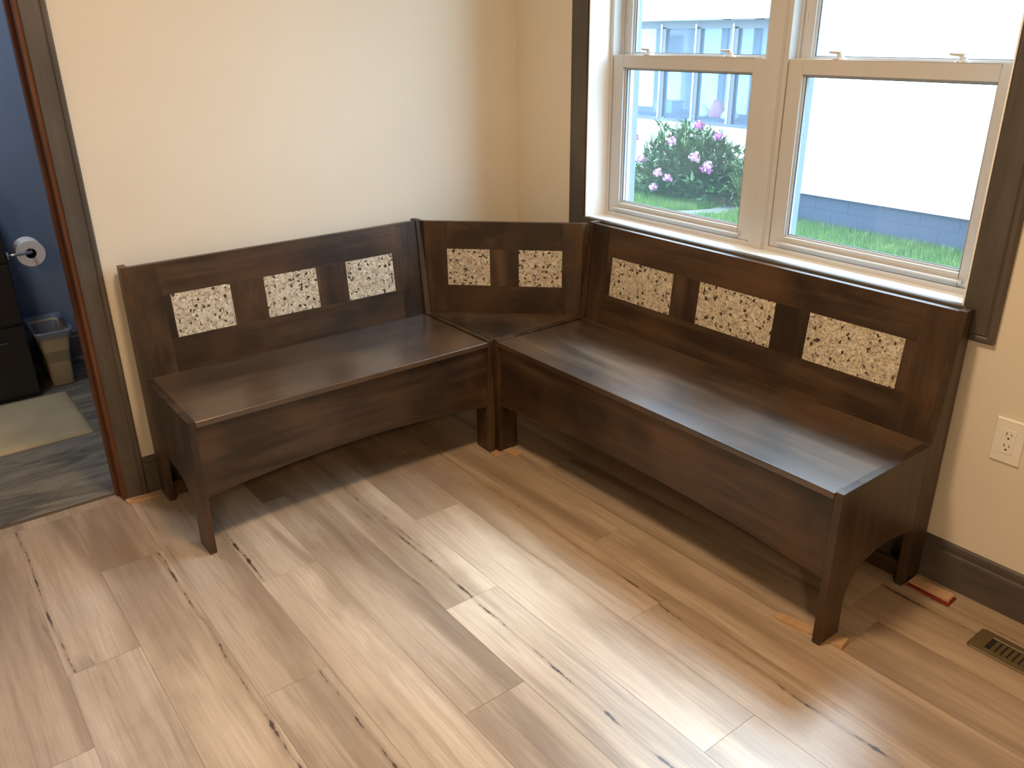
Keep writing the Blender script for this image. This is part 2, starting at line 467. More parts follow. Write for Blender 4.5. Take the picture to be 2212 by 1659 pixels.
# the far side of the room, behind the photographer
bm = bmesh.new()
bx(bm, XM - .1, XM, YM, YW + .114, 0, ZC)
S('wall_back', bm, CREAM)
bm = bmesh.new()
bx(bm, XM - .1, EXT, YM - .1, YM, 0, ZC)
S('wall_front', bm, CREAM)
S('ceiling', box(XM - .1, EXT, YM - .1, YW + .114, ZC, ZC + .1), CEIL)

# baseboards (flat board with a stepped, moulded top)
def bb_profile(y):   # outline (offset from wall, z)
    return [(0, 0), (-.014, 0), (-.014, .098), (-.0125, .104), (-.0095, .108), (-.0095, .122), (-.007, .130), (-.003, .135), (0, .135)]
bm = prism(bmesh.new(), [(YW + a, z) for a, z in bb_profile(0)], -1.621, -.30 + .02, 'x')
S('baseboard_left', bm, T_X)
bm = prism(bmesh.new(), [(XW + a, z) for a, z in bb_profile(0)], YM, -.02, 'y')
S('baseboard_right', bm, T_Y)

# window casing: picture frame with a stepped outer edge
def casing_board(name_axis, pts_outline):
    pass
CX = .018
bm = bmesh.new()
cy0, cy1, cz0, cz1 = WY0 - .004, WY1 + .008, .815, WZ1 + .006    # inner edge
wv = .086
def casing_profile(bm, a_in, sgn, axis, b0, b1, m0, m1, face, wall, w=wv):
    """one mitred board. a_in inner edge coordinate, sgn outward direction; b0,b1 inner ends; m0,m1 mitre growth"""
    prof = [(0, wall), (0, face + .003), (.003, face), (w - .022, face), (w - .018, face + .004), (w - .014, face + .001), (w - .005, face + .001), (w, face + .006), (w, wall)]
    A, B = [], []
    for d, x in prof:
        a = a_in + sgn * d
        for lst, b, m in ((A, b0, m0), (B, b1, m1)):
            bb = b + m * d
            p = {'vy': (x, a, bb), 'hy': (x, bb, a), 'vx': (a, x, bb), 'hx': (bb, x, a)}[axis]
            lst.append(bm.verts.new(p))
    n = len(prof)
    bm.faces.new(A); bm.faces.new(B[::-1])
    for i in range(n):
        bm.faces.new((A[i], A[(i + 1) % n], B[(i + 1) % n], B[i]))
def casing_piece(parent, mat, *a, **k):
    bm = bmesh.new(); casing_profile(bm, *a, **k)
    return obj('casing_board', bm, mat, parent)
t1 = thing('trim_1', kind='structure')
casing_piece(t1, T_Z, cy1, 1, 'vy', cz0, cz1, -1, 1, CX, XW)
casing_piece(t1, T_Z, cy0, -1, 'vy', cz0, cz1, -1, 1, CX, XW)
casing_piece(t1, T_Y, cz0, -1, 'hy', cy0, cy1, -1, 1, CX, XW)
casing_piece(t1, T_Y, cz1, 1, 'hy', cy0, cy1, -1, 1, CX, XW)
# white jamb extension lining the window opening
bm = bmesh.new()
e = .012; FX = .122
bx(bm, CX + .004, FX + .02, WY0, WY1, WZ0, WZ0 + .006)
bx(bm, CX + .004, FX + .02, WY0, WY1, WZ1 - .006, WZ1)
bx(bm, CX + .004, FX + .02, WY1 - .004, WY1, WZ0 + .006, WZ1 - .006)
bx(bm, CX + .004, FX + .02, WY0, WY0 + .004, WZ0 + .006, WZ1 - .006)
S('trim_2', bm, SILLM)

# ------------------------------------------------------------------ double-hung windows
def ring(bm, y0, y1, z0, z1, wl, wr, wb, wt, x0, x1):
    bx(bm, x0, x1, y0, y0 + wl, z0, z1)
    bx(bm, x0, x1, y1 - wr, y1, z0, z1)
    bx(bm, x0, x1, y0 + wl, y1 - wr, z0, z0 + wb)
    bx(bm, x0, x1, y0 + wl, y1 - wr, z1 - wt, z1)
    return bm
def sash(name, parent, y0, y1, z0, z1, st, wb, wt, x0, x1):
    # face ring plus a sloped glazing bead
    bm = ring(bmesh.new(), y0, y1, z0, z1, st, st, wb, wt, x0, x1)
    s = obj(name, bm, VINYL, parent, bevel=.0015)
    b = .007
    bm = ring(bmesh.new(), y0 + st - .001, y1 - st + .001, z0 + wb - .001, z1 - wt + .001, b, b, b, b, x0 + .010, x1 - .008)
    obj('glazing_bead', bm, VINYL, s, bevel=.001)
    bm = ring(bmesh.new(), y0 + st + .004, y1 - st - .004, z0 + wb + .004, z1 - wt - .004, .004, .004, .004, .004, x0 + .014, x0 + .0185)
    obj('gasket', bm, GASKET, s)
    g = obj('glass_pane', box(x0 + .016, x0 + .018, y0 + st, y1 - st, z0 + wb, z1 - wt), GLASS, s)
    return s
def window(name, y0, y1):
    w = thing(name, loc=(FX, (y0 + y1) / 2, WZ0), kind='structure')
    w.location = (0, 0, 0)
    z0, z1 = WZ0 + .004, WZ1 - .004
    # frame: outer lip, jamb tracks
    bm = ring(bmesh.new(), y0, y1, z0, z1, .0165, .0165, .018, .02, FX, FX + .10)
    obj('window_frame', bm, VINYL, w, bevel=.001)
    bm = bmesh.new()
    for a, b in ((y0 + .0165, y0 + .024), (y1 - .024, y1 - .0165)):      # parting stops and the exterior stop
        bx(bm, FX + .040, FX + .048, a - .0, b + .0, z0 + .018, z1 - .02)
        bx(bm, FX + .084, FX + .10, a - (.0 if a < (y0 + y1) / 2 else .004), b + (.004 if a < (y0 + y1) / 2 else 0), z0 + .018, z1 - .02)
    obj('jamb_track', bm, VINYL, w)
    bm = bmesh.new()
    for a, b in ((y0 + .016, y0 + .0225), (y1 - .0225, y1 - .016)):
        bx(bm, FX + .050, FX + .082, a, b, z0 + .018, 1.357)
    obj('weather_strip', bm, GASKET, w)
    ob = bmesh.new()
    for a, b in ((y0 - .02, y0 + .026), (y1 - .026, y1 + .02)):
        bx(ob, FX + .10, EXT + .004, a, b, z0 - .01, z1 + .01)
    bx(ob, FX + .10, EXT + .03, y0, y1, z0 - .02, z0 + .022)
    obj('exterior_frame', ob, EXTF, w)
    a, b = y0 + .018, y1 - .018
    sash('lower_sash', w, a, b, z0 + .019, 1.391, .050, .037, .042, FX + .004, FX + .038)
    up = sash('upper_sash', w, a, b, 1.357, z1 - .02, .040, .034, .045, FX + .049, FX + .083)
    # finger lip on the bottom rail
    L = prism(bmesh.new(), [(FX - .012, z0 + .033), (FX + .006, z0 + .030), (FX + .006, z0 + .040), (FX - .010, z0 + .038)], a + .035, b - .035, 'y')
    obj('lift_rail', L, VINYL, w, bevel=.001)
    # two cam locks on the meeting rail
    for f in (.25, .75):
        yc = y0 + (y1 - y0) * f + (.0)
        k = bmesh.new()
        bmesh.ops.create_cone(k, cap_ends=True, segments=20, radius1=.020, radius2=.017, depth=.007, matrix=Matrix.Translation((FX + .022, yc, 1.3945)))
        bmesh.ops.create_cone(k, cap_ends=True, segments=16, radius1=.011, radius2=.009, depth=.008, matrix=Matrix.Translation((FX + .022, yc, 1.402)))
        prism(k, [(yc - .002, 1.404), (yc + .034, 1.408), (yc + .036, 1.414), (yc - .004, 1.413)], FX + .016, FX + .029, 'x')
        obj('sash_lock', k, VINYL, w, smooth=False, bevel=.0012)
    # vent stops on the upper jambs
    k = bmesh.new()
    for (yy, s) in ((y0 + .032, 1), (y1 - .032, -1)):
        bx(k, FX + .0465, FX + .0492, yy - .004, yy + .004, 1.495, 1.520)
        bx(k, FX + .0462, FX + .0492, yy - .0015, yy + .0015, 1.500, 1.508)
    obj('vent_stop', k, VINYL, w)
    return w
window('window_1', -1.101, WY1 - .004)
window('window_2', WY0 + .004, -1.144)
m = bmesh.new()
bx(m, FX - .003, EXT + .01, -1.144, -1.101, WZ0 + .006, WZ1 - .006)
bx(m, FX - .006, FX - .003, -1.1395, -1.1055, WZ0 + .006, WZ1 - .006)
S('trim_3', m, VINYL, bevel=.001)

# ------------------------------------------------------------------ bathroom doorway and casing
t4 = thing('trim_4', kind='structure')
casing_piece(t4, T_Z, DX1 + .012, 1, 'vx', 0, DH + .01, 0, 1, .028, YW, w=.072)
casing_piece(t4, T_Z, DX0 - .012, -1, 'vx', 0, DH + .01, 0, 1, .028, YW, w=.072)
casing_piece(t4, T_X, DH + .01, 1, 'hx', DX0 - .012, DX1 + .012, -1, 1, .028, YW, w=.072)
j = thing('door_1', kind='structure')
bm = bmesh.new()
bx(bm, DX1, DX1 + .014, .034, YW + .114, 0, DH)
bx(bm, DX0 - .014, DX0, .034, YW + .114, 0, DH)
bx(bm, DX0 - .014, DX1 + .014, .034, YW + .114, DH, DH + .014)
obj('door_jamb', bm, JAMB, j, bevel=.001)
bm = bmesh.new()
bx(bm, DX1 - .010, DX1, .080, .115, 0, DH)
bx(bm, DX0, DX0 + .010, .080, .115, 0, DH)
obj('door_stop', bm, JAMB, j, bevel=.001)
# threshold strip between planks and vinyl
bm = prism(bmesh.new(), [(.094, -.002), (.094, .0015), (.098, .0025), (.106, .0025), (.110, .0015), (.110, -.002)], DX0, DX1 - .0, 'x')
S('trim_5', bm, plain('threshold_strip', lin(96, 78, 56), .45))
# bathroom shell
BX0, BX1, BY1 = -3.2, -1.36, 1.66
bm = bmesh.new()
bx(bm, BX0, BX1, .10, BY1, -.06, 0)
S('floor_bathroom', bm, BATHF)
S('wall_bathroom_back', box(BX0, BX1 + .1, BY1, BY1 + .1, 0, ZC), BLUEW)
S('wall_bathroom_right', box(BX1, BX1 + .1, YW + .114, BY1, 0, ZC), BLUEW)
S('wall_bathroom_left', box(BX0 - .1, BX0, YW + .114, BY1, 0, ZC), BLUEW)
S('ceiling_bathroom', box(BX0, BX1, YW + .114, BY1, ZC, ZC + .1), CEIL)
S('wall_bathroom_front', box(DX1 + .014, BX1, YW + .114, YW + .117, 0, ZC), BLUEW)
S('baseboard_bathroom', prism(bmesh.new(), [(BY1 + a, z) for a, z in bb_profile(0)], BX0, BX1, 'x'), T_X)

# ------------------------------------------------------------------ benches
T = .022; D = .478; ZB = .813; ZS = .450; ZSEAT = .4455
KS = .0944
def yb(z): return -(.0431 - KS * (z - .559))       # front plane of the reclined back
def bench(label, loc, rotz, L, tiles):
    b = thing('storage_bench', label, 'bench', loc, rotz)
    ym = -.478 + .085
    for k, (x0, x1) in enumerate(((0, T), (L - T, L))):
        # front leg stile, tapering a little towards the foot
        leg = prism(bmesh.new(), [(-D, 0), (-D, ZS), (ym, ZS), (ym, .10), (ym + .002, .0)], x0, x1, 'x')
        obj('front_leg', leg, W_Z, b, bevel=.0012)
        # end panel with the quarter-arch cut-out
        inner_end = (k == 1) == (label.startswith('dark'))      # the ends that meet in the corner are cut square
        arc = [(ym, .188), (ym + .004, .203), (-.30, .2065), (-.187, .2065), (-.120, .196), (-.075, .184)] if inner_end else [(ym, .10), (-.3865, .125), (-.374, .150), (-.352, .176), (-.318, .195), (-.264, .2065), (-.187, .2065), (-.120, .196), (-.075, .184)]
        pan = prism(bmesh.new(), [(ym + .0002, ZS)] + arc + [(-.075, ZS)], x0 + .0002, x1 - .0002, 'x')
        obj('end_panel', pan, W_Z, b, bevel=.001)
        # rear stile, tall and leaning back above the seat
        st = prism(bmesh.new(), [(-.0748, 0), (-.0748, ZS), (-.0630, ZS + .001), (-.0232, ZB), (.015, ZB), (.0155, .16), (.0155, 0)], x0, x1, 'x')
        obj('rear_stile', st, W_Z, b, bevel=.0012)
    # lift-up seat board
    seat = box(T + .0012, L - T - .0012, -D - .0005, yb(ZSEAT) + .001, ZSEAT - .019, ZSEAT)
    obj('seat', seat, W_S, b, bevel=.0025, seg=3)
    # arched apron
    n = 24; x0, x1 = T, L - T
    arch = [(x0 + (x1 - x0) * i / n, .185 + .035 * (1 - (2 * i / n - 1) ** 2)) for i in range(n + 1)]
    ap = prism(bmesh.new(), [(x1, ZSEAT - .0195), (x0, ZSEAT - .0195)] + arch, -.464, -.446, 'y')
    obj('apron', ap, W_X, b, bevel=.001)
    # bottom board of the seat box
    obj('box_bottom', box(T, L - T, -.445, -.05, .235, .247), W_X, b)
    obj('back_stretcher', box(T, L - T, -.052, -.034, .004, .055), W_X, b, bevel=.0015)
    # framed back: rails and stiles around granite tiles
    def board(name, xa, xb, za, zb, mat, th=.018, lift=0.0, bev=.0007, par=b):
        bm = prism(bmesh.new(), [(yb(za) - lift, za), (yb(zb) - lift, zb), (yb(zb) - lift + th, zb), (yb(za) - lift + th, za)], xa, xb, 'x')
        return obj(name, bm, mat, par, bevel=bev)
    zt0, zt1 = .559, .7038
    board('top_rail', T + .088, L - T - .088, zt1, ZB - .004, W_X)
    board('bottom_rail', T + .088, L - T - .088, .41, zt0, W_X)
    board('back_stile', T, T + .088, .41, ZB - .004, W_Z)
    board('back_stile', L - T - .088, L - T, .41, ZB - .004, W_Z)
    edges = [T + .088] + [e for t in tiles for e in t] + [L - T - .088]
    for i in range(0, len(edges), 2):
        if edges[i + 1] - edges[i] > .004:
            board('divider', edges[i], edges[i + 1], zt0, zt1, W_Z)
    for a, c in tiles:
        board('granite_tile', a + .0004, c - .0004, zt0 + .0004, zt1 - .0004, GRANITE, th=.010, lift=-.0012, bev=.0008)
    return b
tl = [(.1333, .3305), (.4471, .6435), (.7599, .9563)]
bench('dark-stained wooden storage bench along the long wall, three small square granite tiles in its back',
      (-1.5815, 0, .0016), 0, 1.0934, tl)
tr = [(.1360, .4355), (.5508, .8503), (.9686, 1.2641)]
bench('long dark-stained wooden storage bench under the window, three wide granite tiles in its back',
      (-.0030 + .0016, -.4715, .0016), -PI / 2, 1.4039, tr)

# corner unit between the two benches
cu = thing('corner_seat', 'triangular dark wooden corner seat joining the two benches, two granite tiles in its back', 'bench',
           (-.27, -.257, .0016))
cu.location = (0, 0, .0016)
K = -.528; X1 = -.4866; Y1 = -.4700
A = (X1, K - X1); B = (K - Y1, Y1)
seat = prism(bmesh.new(), [A, (X1, Y1), B, (B[0] + .012, B[1]), (B[0] + .012, B[1] + .012), (A[0] + .012, A[1] + .012), (A[0], A[1] + .012)], ZS - .018, ZS + .0008, 'z')
obj('seat', seat, W_D, cu, bevel=.0015)
Mc = Matrix.Translation((K / 2, K / 2, 0)) @ Matrix.Rotation(-PI / 4, 4, 'Z')    # local x runs along the back, local -y faces the room
def cboard(name, s0, s1, z0, z1, mat, th=.018, lift=0, bev=.0007):
    # the ends are mitred against the neighbouring benches
    bm = bmesh.new(); bx(bm, s0, s1, -lift, th - lift, z0, z1, M=Mc)
    return obj(name, bm, mat, cu, bevel=bev)
sA = (A[0] - A[1]) / math.sqrt(2); sB = (B[0] - B[1]) / math.sqrt(2)
zt0, zt1 = .559, .7038
def cend(name, s0, s1, z0, z1, m0, m1):
    """end board whose outer edge follows the neighbour's face (45 degrees)"""
    th = .018
    pts = [(s0, 0), (s1, 0), (s1 + (th if m1 else 0), th), (s0 - (th if m0 else 0), th)]
    bm = bmesh.new()
    lo = [bm.verts.new(Mc @ Vector((x, y, z0))) for x, y in pts]
    hi = [bm.verts.new(Mc @ Vector((x, y, z1))) for x, y in pts]
    bm.faces.new(lo); bm.faces.new(hi[::-1])
    for i in range(4): bm.faces.new((lo[i], lo[(i + 1) % 4], hi[(i + 1) % 4], hi[i]))
    return obj(name, bm, W_Z, cu, bevel=.0007)
cboard('top_rail', -.229, .2175, zt1, ZB - .004, W_D)
cboard('bottom_rail', -.229, .2175, ZS + .0008, zt0, W_D)
cend('back_stile', sA, -.229, ZS + .0008, ZB - .004, True, False)
cend('back_stile', .2175, sB, ZS + .0008, ZB - .004, False, True)
cboard('divider', -.061, .0495, zt0, zt1, W_Z)
for a, c in ((-.2286, -.0614), (.0499, .2171)):
    cboard('granite_tile', a, c, zt0 + .0004, zt1 - .0004, GRANITE, th=.01, lift=-.0012, bev=.0008)
# corner post in the gap and the two back legs
obj('leg', box(X1 - .0005, X1 + .016, Y1 - .001, Y1 + .016, 0, ZS - .018), W_Z, cu, bevel=.001)
obj('leg', box(A[0] + .003, A[0] + .03, A[1] - .01, A[1] + .02, 0, ZS - .018), W_Z, cu, bevel=.001)
obj('leg', box(B[0] - .01, B[0] + .02, B[1] + .003, B[1] + .03, 0, ZS - .018), W_Z, cu, bevel=.001)

# ------------------------------------------------------------------ shims
def shim(label, pts, h0, h1, mat=SHIM, z=0.0, cat='wood shim'):
    """wedge: outline on the floor; height h0 at the first edge to h1 at the opposite one"""
    bm = bmesh.new()
    lo = [bm.verts.new((x, y, z)) for x, y in pts]
    hs = [h0, h0, h1, h1]
    hi = [bm.verts.new((x, y, z + h)) for (x, y), h in zip(pts, hs)]
    bm.faces.new(lo); bm.faces.new(hi[::-1])
    for i in range(4): bm.faces.new((lo[i], lo[(i + 1) % 4], hi[(i + 1) % 4], hi[i]))
    return tag(obj('wood_shim', bm, mat, bevel=.0006), label, cat)
shim('pale wood shim between the door casing and the near end foot of the long-wall bench', [(-1.700, -.006), (-1.700, .024), (-1.590, .026), (-1.590, -.006)], .010, .0016)
shim('small pale wood shim in the gap where both benches meet', [(-.520, -.515), (-.505, -.470), (-.470, -.470), (-.478, -.520)], .004, .0015)
shim('short pale wood shim beside the window bench foot next to the corner', [(-.455, -.566), (-.415, -.562), (-.425, -.478), (-.462, -.480)], .008, .0016)
shim('long pale wood shim lying under the window bench front foot, inside the bench', [(-.4775, -1.738), (-.450, -1.733), (-.425, -1.852), (-.458, -1.852)], .007, .010)
shim('stubby pale wood shim poking out beyond the window bench front foot', [(-.4445, -1.920), (-.404, -1.914), (-.410, -1.872), (-.448, -1.874)], .013, .0016)
shim('pale wood shim laid over a thinner one, rear foot of window bench', [(-.054, -1.999), (-.014, -1.997), (-.012, -1.880), (-.050, -1.880)], .010, .004, z=.0065)
sh = shim('thin red-edged wood shim under another at the rear foot of the window bench', [(-.062, -2.003), (-.012, -2.001), (-.010, -1.879), (-.056, -1.880)], .0058, .003, mat=SHIM_RED)

# ------------------------------------------------------------------ electrical outlet
o = thing('electrical_outlet', 'cream wall outlet with two sockets beside the window bench', 'outlet', (XW, -2.017, .487))
def plate(bm, hw, hh, d0, d1, inset=.003):
    pts = [(-hw, -hh), (hw, -hh), (hw, hh), (-hw, hh)]
    lo = [bm.verts.new((-d0, y, z)) for y, z in pts]
    hi = [bm.verts.new((-d1, y * (1 - inset / hw), z * (1 - inset / hh))) for y, z in pts]
    bm.faces.new(lo); bm.faces.new(hi[::-1])
    for i in range(4): bm.faces.new((lo[i], lo[(i + 1) % 4], hi[(i + 1) % 4], hi[i]))
    return bm
obj('cover_plate', plate(bmesh.new(), .0385, .0620, 0, .0055), PLASTIC, o, bevel=.0012)
rc = obj('receptacle', box(-.0068, -.004, -.0168, .0168, -.0335, .0335), PLASTIC, o, bevel=.0008)
for zc in (.0155, -.0165):
    s = bmesh.new()
    bx(s, -.0072, -.0066, .0052, .0070, zc + .002, zc + .0105)
    bx(s, -.0072, -.0066, -.0068, -.0052, zc + .002, zc + .009)
    n = 10
    prism(s, [(.0028 * math.cos(a), zc - .006 + .0030 * math.sin(a)) for a in [PI * i / n for i in range(n + 1)]] + [(-.0028, zc - .0075), (.0028, zc - .0075)], -.0072, -.0066, 'x')
    obj('socket_slot', s, DARKHOLE, rc)

# ------------------------------------------------------------------ floor register
vx0, vx1, vy0, vy1 = -.176, -.077, -2.395, -2.106
v = thing('floor_vent', 'bronze metal floor vent with louvre slots near the baseboard', 'floor vent', ((vx0 + vx1) / 2, (vy0 + vy1) / 2, 0))
bm = bmesh.new()
hw, hl = (vx1 - vx0) / 2, (vy1 - vy0) / 2
sw, sl = .026, hl - .036
def rr(w, l, r, n=4):
    out = []
    for cx, cy, a0 in ((w - r, l - r, 0), (-w + r, l - r, PI / 2), (-w + r, -l + r, PI), (w - r, -l + r, 3 * PI / 2)):
        for i in range(n + 1):
            a = a0 + PI / 2 * i / n; out.append((cx + r * math.cos(a), cy + r * math.sin(a)))
    return out
def loft(bm, rings):
    R = [[bm.verts.new(p) for p in r] for r in rings]
    for A_, B_ in zip(R, R[1:]):
        n = len(A_)
        for i in range(n): bm.faces.new((A_[i], A_[(i + 1) % n], B_[(i + 1) % n], B_[i]))
    return R
def inner(w, l, z): return [(max(-w, min(w, x * 9)), max(-l, min(l, y * 9)), z) for x, y in rr(hw, hl, .010)]
loft(bm, [[(x, y, .0) for x, y in rr(hw, hl, .010)], [(x, y, .0022) for x, y in rr(hw, hl, .010)], [(x, y, .0042) for x, y in rr(hw - .003, hl - .003, .009)],
          inner(sw + .002, sl + .002, .0046), inner(sw, sl, .003), inner(sw, sl, .0004)])
obj('vent_frame', bm, VENT, v)
obj('vent_well', box(-sw, sw, -sl, sl, .0002, .0006), DARKHOLE, v)
y = sl - .013
while y > -sl + .003:
    bm = bmesh.new()
    prism(bm, [(y, .0036), (y - .0035, .0044), (y - .0095, .0015), (y - .008, .0008), (y - .003, .0022)], -sw, sw, 'x')
    obj('louvre', bm, VENT, v)
    y -= .0145

# ------------------------------------------------------------------ bathroom things
cab = thing('vanity_cabinet', 'black bathroom vanity cabinet with drawers behind the doorway', 'cabinet', (-2.1, 1.43, 0))
cx1, cyf = -1.746 + 2.1, 1.215 - 1.43
obj('cabinet_body', box(-.42, cx1, cyf + .018, .225, 0, .86), BLACKCAB, cab, bevel=.002)
for i, (z0, z1) in enumerate(((.02, .33), (.345, .60), (.615, .84))):
    d = obj('drawer', box(-.40, cx1 - .004, cyf, cyf + .0175, z0, z1), BLACKCAB, cab, bevel=.002)
    h = bmesh.new()
    zc = (z0 + z1) / 2 + (.10 if i == 0 else .0)
    tube(h, [(-.02 + .0, cyf - .026, zc), (.275, cyf - .026, zc)], .005)
    tube(h, [(.02, cyf, zc), (.02, cyf - .026, zc)], .004); tube(h, [(.245, cyf, zc), (.245, cyf - .026, zc)], .004)
    obj('drawer_handle', h, CHROME, d, smooth=True)
obj('countertop', box(-.43, cx1 + .005, cyf - .01, .225, .86, .885), plain('vanity_top', lin(190, 186, 178), .3), cab, bevel=.003)

hol = thing('paper_holder', 'chrome toilet paper holder arm on the side of the black cabinet', 'toilet paper holder', (-1.745, 1.232, .632))
h = bmesh.new()
tube(h, [(0, 0, 0), (.030, 0, 0), (.070, 0, .0), (.084, 0, 0), (.091, .004, 0), (.094, .013, 0), (.094, .04, 0), (.094, .13, 0)], .0065)
obj('arm', h, CHROME, hol, smooth=True)
h = bmesh.new(); tube(h, [(-.002, 0, 0), (.006, 0, 0)], .017, 20)
obj('mounting_plate', h, CHROME, hol, bevel=.001)
tp = thing('toilet_paper_roll', 'white toilet paper roll hanging on the chrome holder', 'toilet paper', (-1.651, 1.258, .622))
def annulus(bm, r0, r1, y0, y1, n=40, wob=0):
    R = []
    for (r, y) in ((r0, y0), (r1, y0), (r1, y1), (r0, y1)):
        R.append([bm.verts.new((r * math.cos(2 * PI * i / n), y, r * math.sin(2 * PI * i / n))) for i in range(n)])
    for a in range(4):
        A_, B_ = R[a], R[(a + 1) % 4]
        for i in range(n): bm.faces.new((A_[i], A_[(i + 1) % n], B_[(i + 1) % n], B_[i]))
    return bm
obj('paper', annulus(bmesh.new(), .0215, .056, 0, .10), PAPER, tp, smooth=False, bevel=.0015)
obj('cardboard_tube', annulus(bmesh.new(), .0200, .0213, .001, .099), CARD, tp)

tb = thing('trash_bin', 'slim beige trash bin with a translucent liner bag on the bathroom floor', 'trash bin', (-1.640, 1.40, 0))
def rrect(w, l, r, z, n=5): return [(x, y, z) for x, y in rr(w, l, r, n)]
bm = bmesh.new()
R = loft(bm, [rrect(.034, .10, .012, .0), rrect(.0445, .118, .016, .004), rrect(.052, .126, .018, .165), rrect(.0555, .130, .018, .172), rrect(.063, .139, .020, .245), rrect(.0655, .142, .020, .247), rrect(.0655, .142, .020, .250), rrect(.0610, .137, .020, .250), rrect(.042, .113, .014, .010)])
bm.faces.new(R[0]); bm.faces.new(R[-1][::-1])
obj('bin_body', bm, BINM, tb, smooth=True)
bm = bmesh.new()
rr_ = random.Random(5)
def wavy(w, l, r, z, a): return [(x * (1 + rr_.uniform(-a, a)), y * (1 + rr_.uniform(-a, a) * .6), z + rr_.uniform(-a, a) * .08) for x, y in rr(w, l, r, 5)]
loft(bm, [wavy(.070, .146, .026, .232, .02), wavy(.074, .150, .028, .246, .03), wavy(.080, .158, .03, .262, .03), wavy(.080, .160, .034, .272, .02), wavy(.073, .150, .03, .266, .02), wavy(.060, .134, .022, .235, .02), wavy(.052, .122, .018, .14, .04), wavy(.045, .11, .016, .05, .06)])
obj('liner_bag', bm, LINER, tb, smooth=True)
bm = bmesh.new()
bmesh.ops.create_icosphere(bm, subdivisions=3, radius=.034, matrix=Matrix.Translation((-.005, .0, .14)))
for q in bm.verts: q.co += Vector((noise.noise(q.co * 60), noise.noise(q.co * 60 + Vector((5, 0, 0))), noise.noise(q.co * 60 + Vector((0, 7, 0))))) * .014
tag(obj('crumpled_rubbish', bm, plain('dark_rubbish', lin(60, 66, 84), .5)), 'dark crumpled rubbish lying inside the beige bin', 'rubbish').location = (-1.640, 1.40, .0)

# bath mat
bm = bmesh.new()
rp = random.Random(9)
mx0, mx1, my0, my1 = -2.42, -1.652, .672, 1.196
nx, ny = 60, 40
vs = []
for i in range(nx + 1):
    row = []
    for k in range(ny + 1):
        u, w_ = i / nx, k / ny
        ed = min(u, 1 - u, w_ * .7, (1 - w_) * .7)
        z = .003 + .011 * min(1, ed * 30) + .0015 * noise.noise(Vector((u * 30, w_ * 20, 0)))
        row.append(bm.verts.new((mx0 + (mx1 - mx0) * u + .003 * noise.noise(Vector((w_ * 9, u * 3, 2))), my0 + (my1 - my0) * w_ + .003 * noise.noise(Vector((u * 9, 1, w_))), z)))
    vs.append(row)
for i in range(nx):
    for k in range(ny): bm.faces.new((vs[i][k], vs[i + 1][k], vs[i + 1][k + 1], vs[i][k + 1]))
edge = [vs[i][0] for i in range(nx + 1)] + [vs[nx][k] for k in range(1, ny + 1)] + [vs[i][ny] for i in range(nx - 1, -1, -1)] + [vs[0][k] for k in range(ny - 1, 0, -1)]
lo = [bm.verts.new((p.co.x, p.co.y, 0.0005)) for p in edge]
for i in range(len(edge)): bm.faces.new((edge[i], edge[(i + 1) % len(edge)], lo[(i + 1) % len(lo)], lo[i]))
tag(obj('bath_mat', bm, RUG, smooth=True), 'beige bath mat on the grey bathroom floor in front of the black cabinet', 'bath mat')

# ------------------------------------------------------------------ outdoors
G = -.60
S('ground', box(-.5 + .76, 30, -14, 18, G - .1, G), LAWN)

# neighbouring house
hs = thing('neighbor_house', 'white-sided house with a grey block foundation and a screened porch outside the window', 'house', (6.16, 3.3, G))
HX, HC = 6.16, 3.36
def H(name, bm, mat, parent=hs, **k):
    bmesh.ops.translate(bm, verts=bm.verts, vec=(-6.16, -3.3, -G))
    return obj(name, bm, mat, parent, **k)
def laps(x, y0, y1, z0, z1, h=.107, t=.012):
    bm = bmesh.new(); z = z0
    while z < z1 - .01:
        zt = min(z + h, z1)
        prism(bm, [(x - t, z), (x, z + .001), (x + .02, z), (x + .02, zt), (x, zt)][:], y0, y1, 'y')
        z += h
    return bm
H('siding_wall', laps(HX, -9, HC, -.256, 3.4, .12), SIDING)
bm = box(HX + .02, HX + 5, -9, HC, -.256, 3.4); H('house_body', bm, SIDING)
bm = bmesh.new()                               # block foundation with mortar joints
for r_ in range(3):
    z1 = -.262 - .153 * r_ if r_ else -.256
    z0 = -.409 - .19 * (r_ - 0) if r_ else -.409
    if r_ == 0: z0, z1 = -.405, -.256
    if r_ == 1: z0, z1 = -.600, -.413
    if r_ == 2: z0, z1 = -.80, -.603
    y = HC - .005
    y -= .2 if r_ % 2 else 0
    if r_ % 2: bx(bm, HX + .03, HX + .2, y + .003, HC - .005, z0, z1)
    while y > -9:
        bx(bm, HX + .03, HX + .2, y - .395, y, z0, z1); y -= .40
bx(bm, HX + .0325, HX + .19, -9, HC - .006, -.8, -.257)
H('foundation', bm, FOUND)
# porch block set back
PX = 7.8
PY0, PY1 = HC - .1, 9.6
H('porch_wall', laps(PX, PY0, PY1, -.60, .155, .107), SIDING)
bm = bmesh.new(); bx(bm, PX - .03, PX + .12, PY0, PY1, .155, .19); H('porch_sill', bm, PORCHG)
for yy in (8.6, 7.9, 7.2, 6.46, 5.80, 5.14, 4.48, 3.85):
    bm = box(PX, PX + .09, yy - .045, yy + .035, .19, 1.46)
    p_ = H('porch_post', bm, PORCHG)
    H('post_trim', box(PX - .02, PX - .001, yy + .026, yy + .042, .19, 1.50), SIDING, parent=p_).location = (0, 0, 0)
H('porch_header', box(PX + .0, PX + .1, PY0, PY1, 1.44, 1.545), PORCHG)
H('gutter', prism(bmesh.new(), [(PX - .22, 1.56), (PX - .12, 1.56), (PX - .12, 1.645), (PX - .235, 1.645)], PY0 - .2, PY1, 'y'), SIDING)
y = PY1 - .2
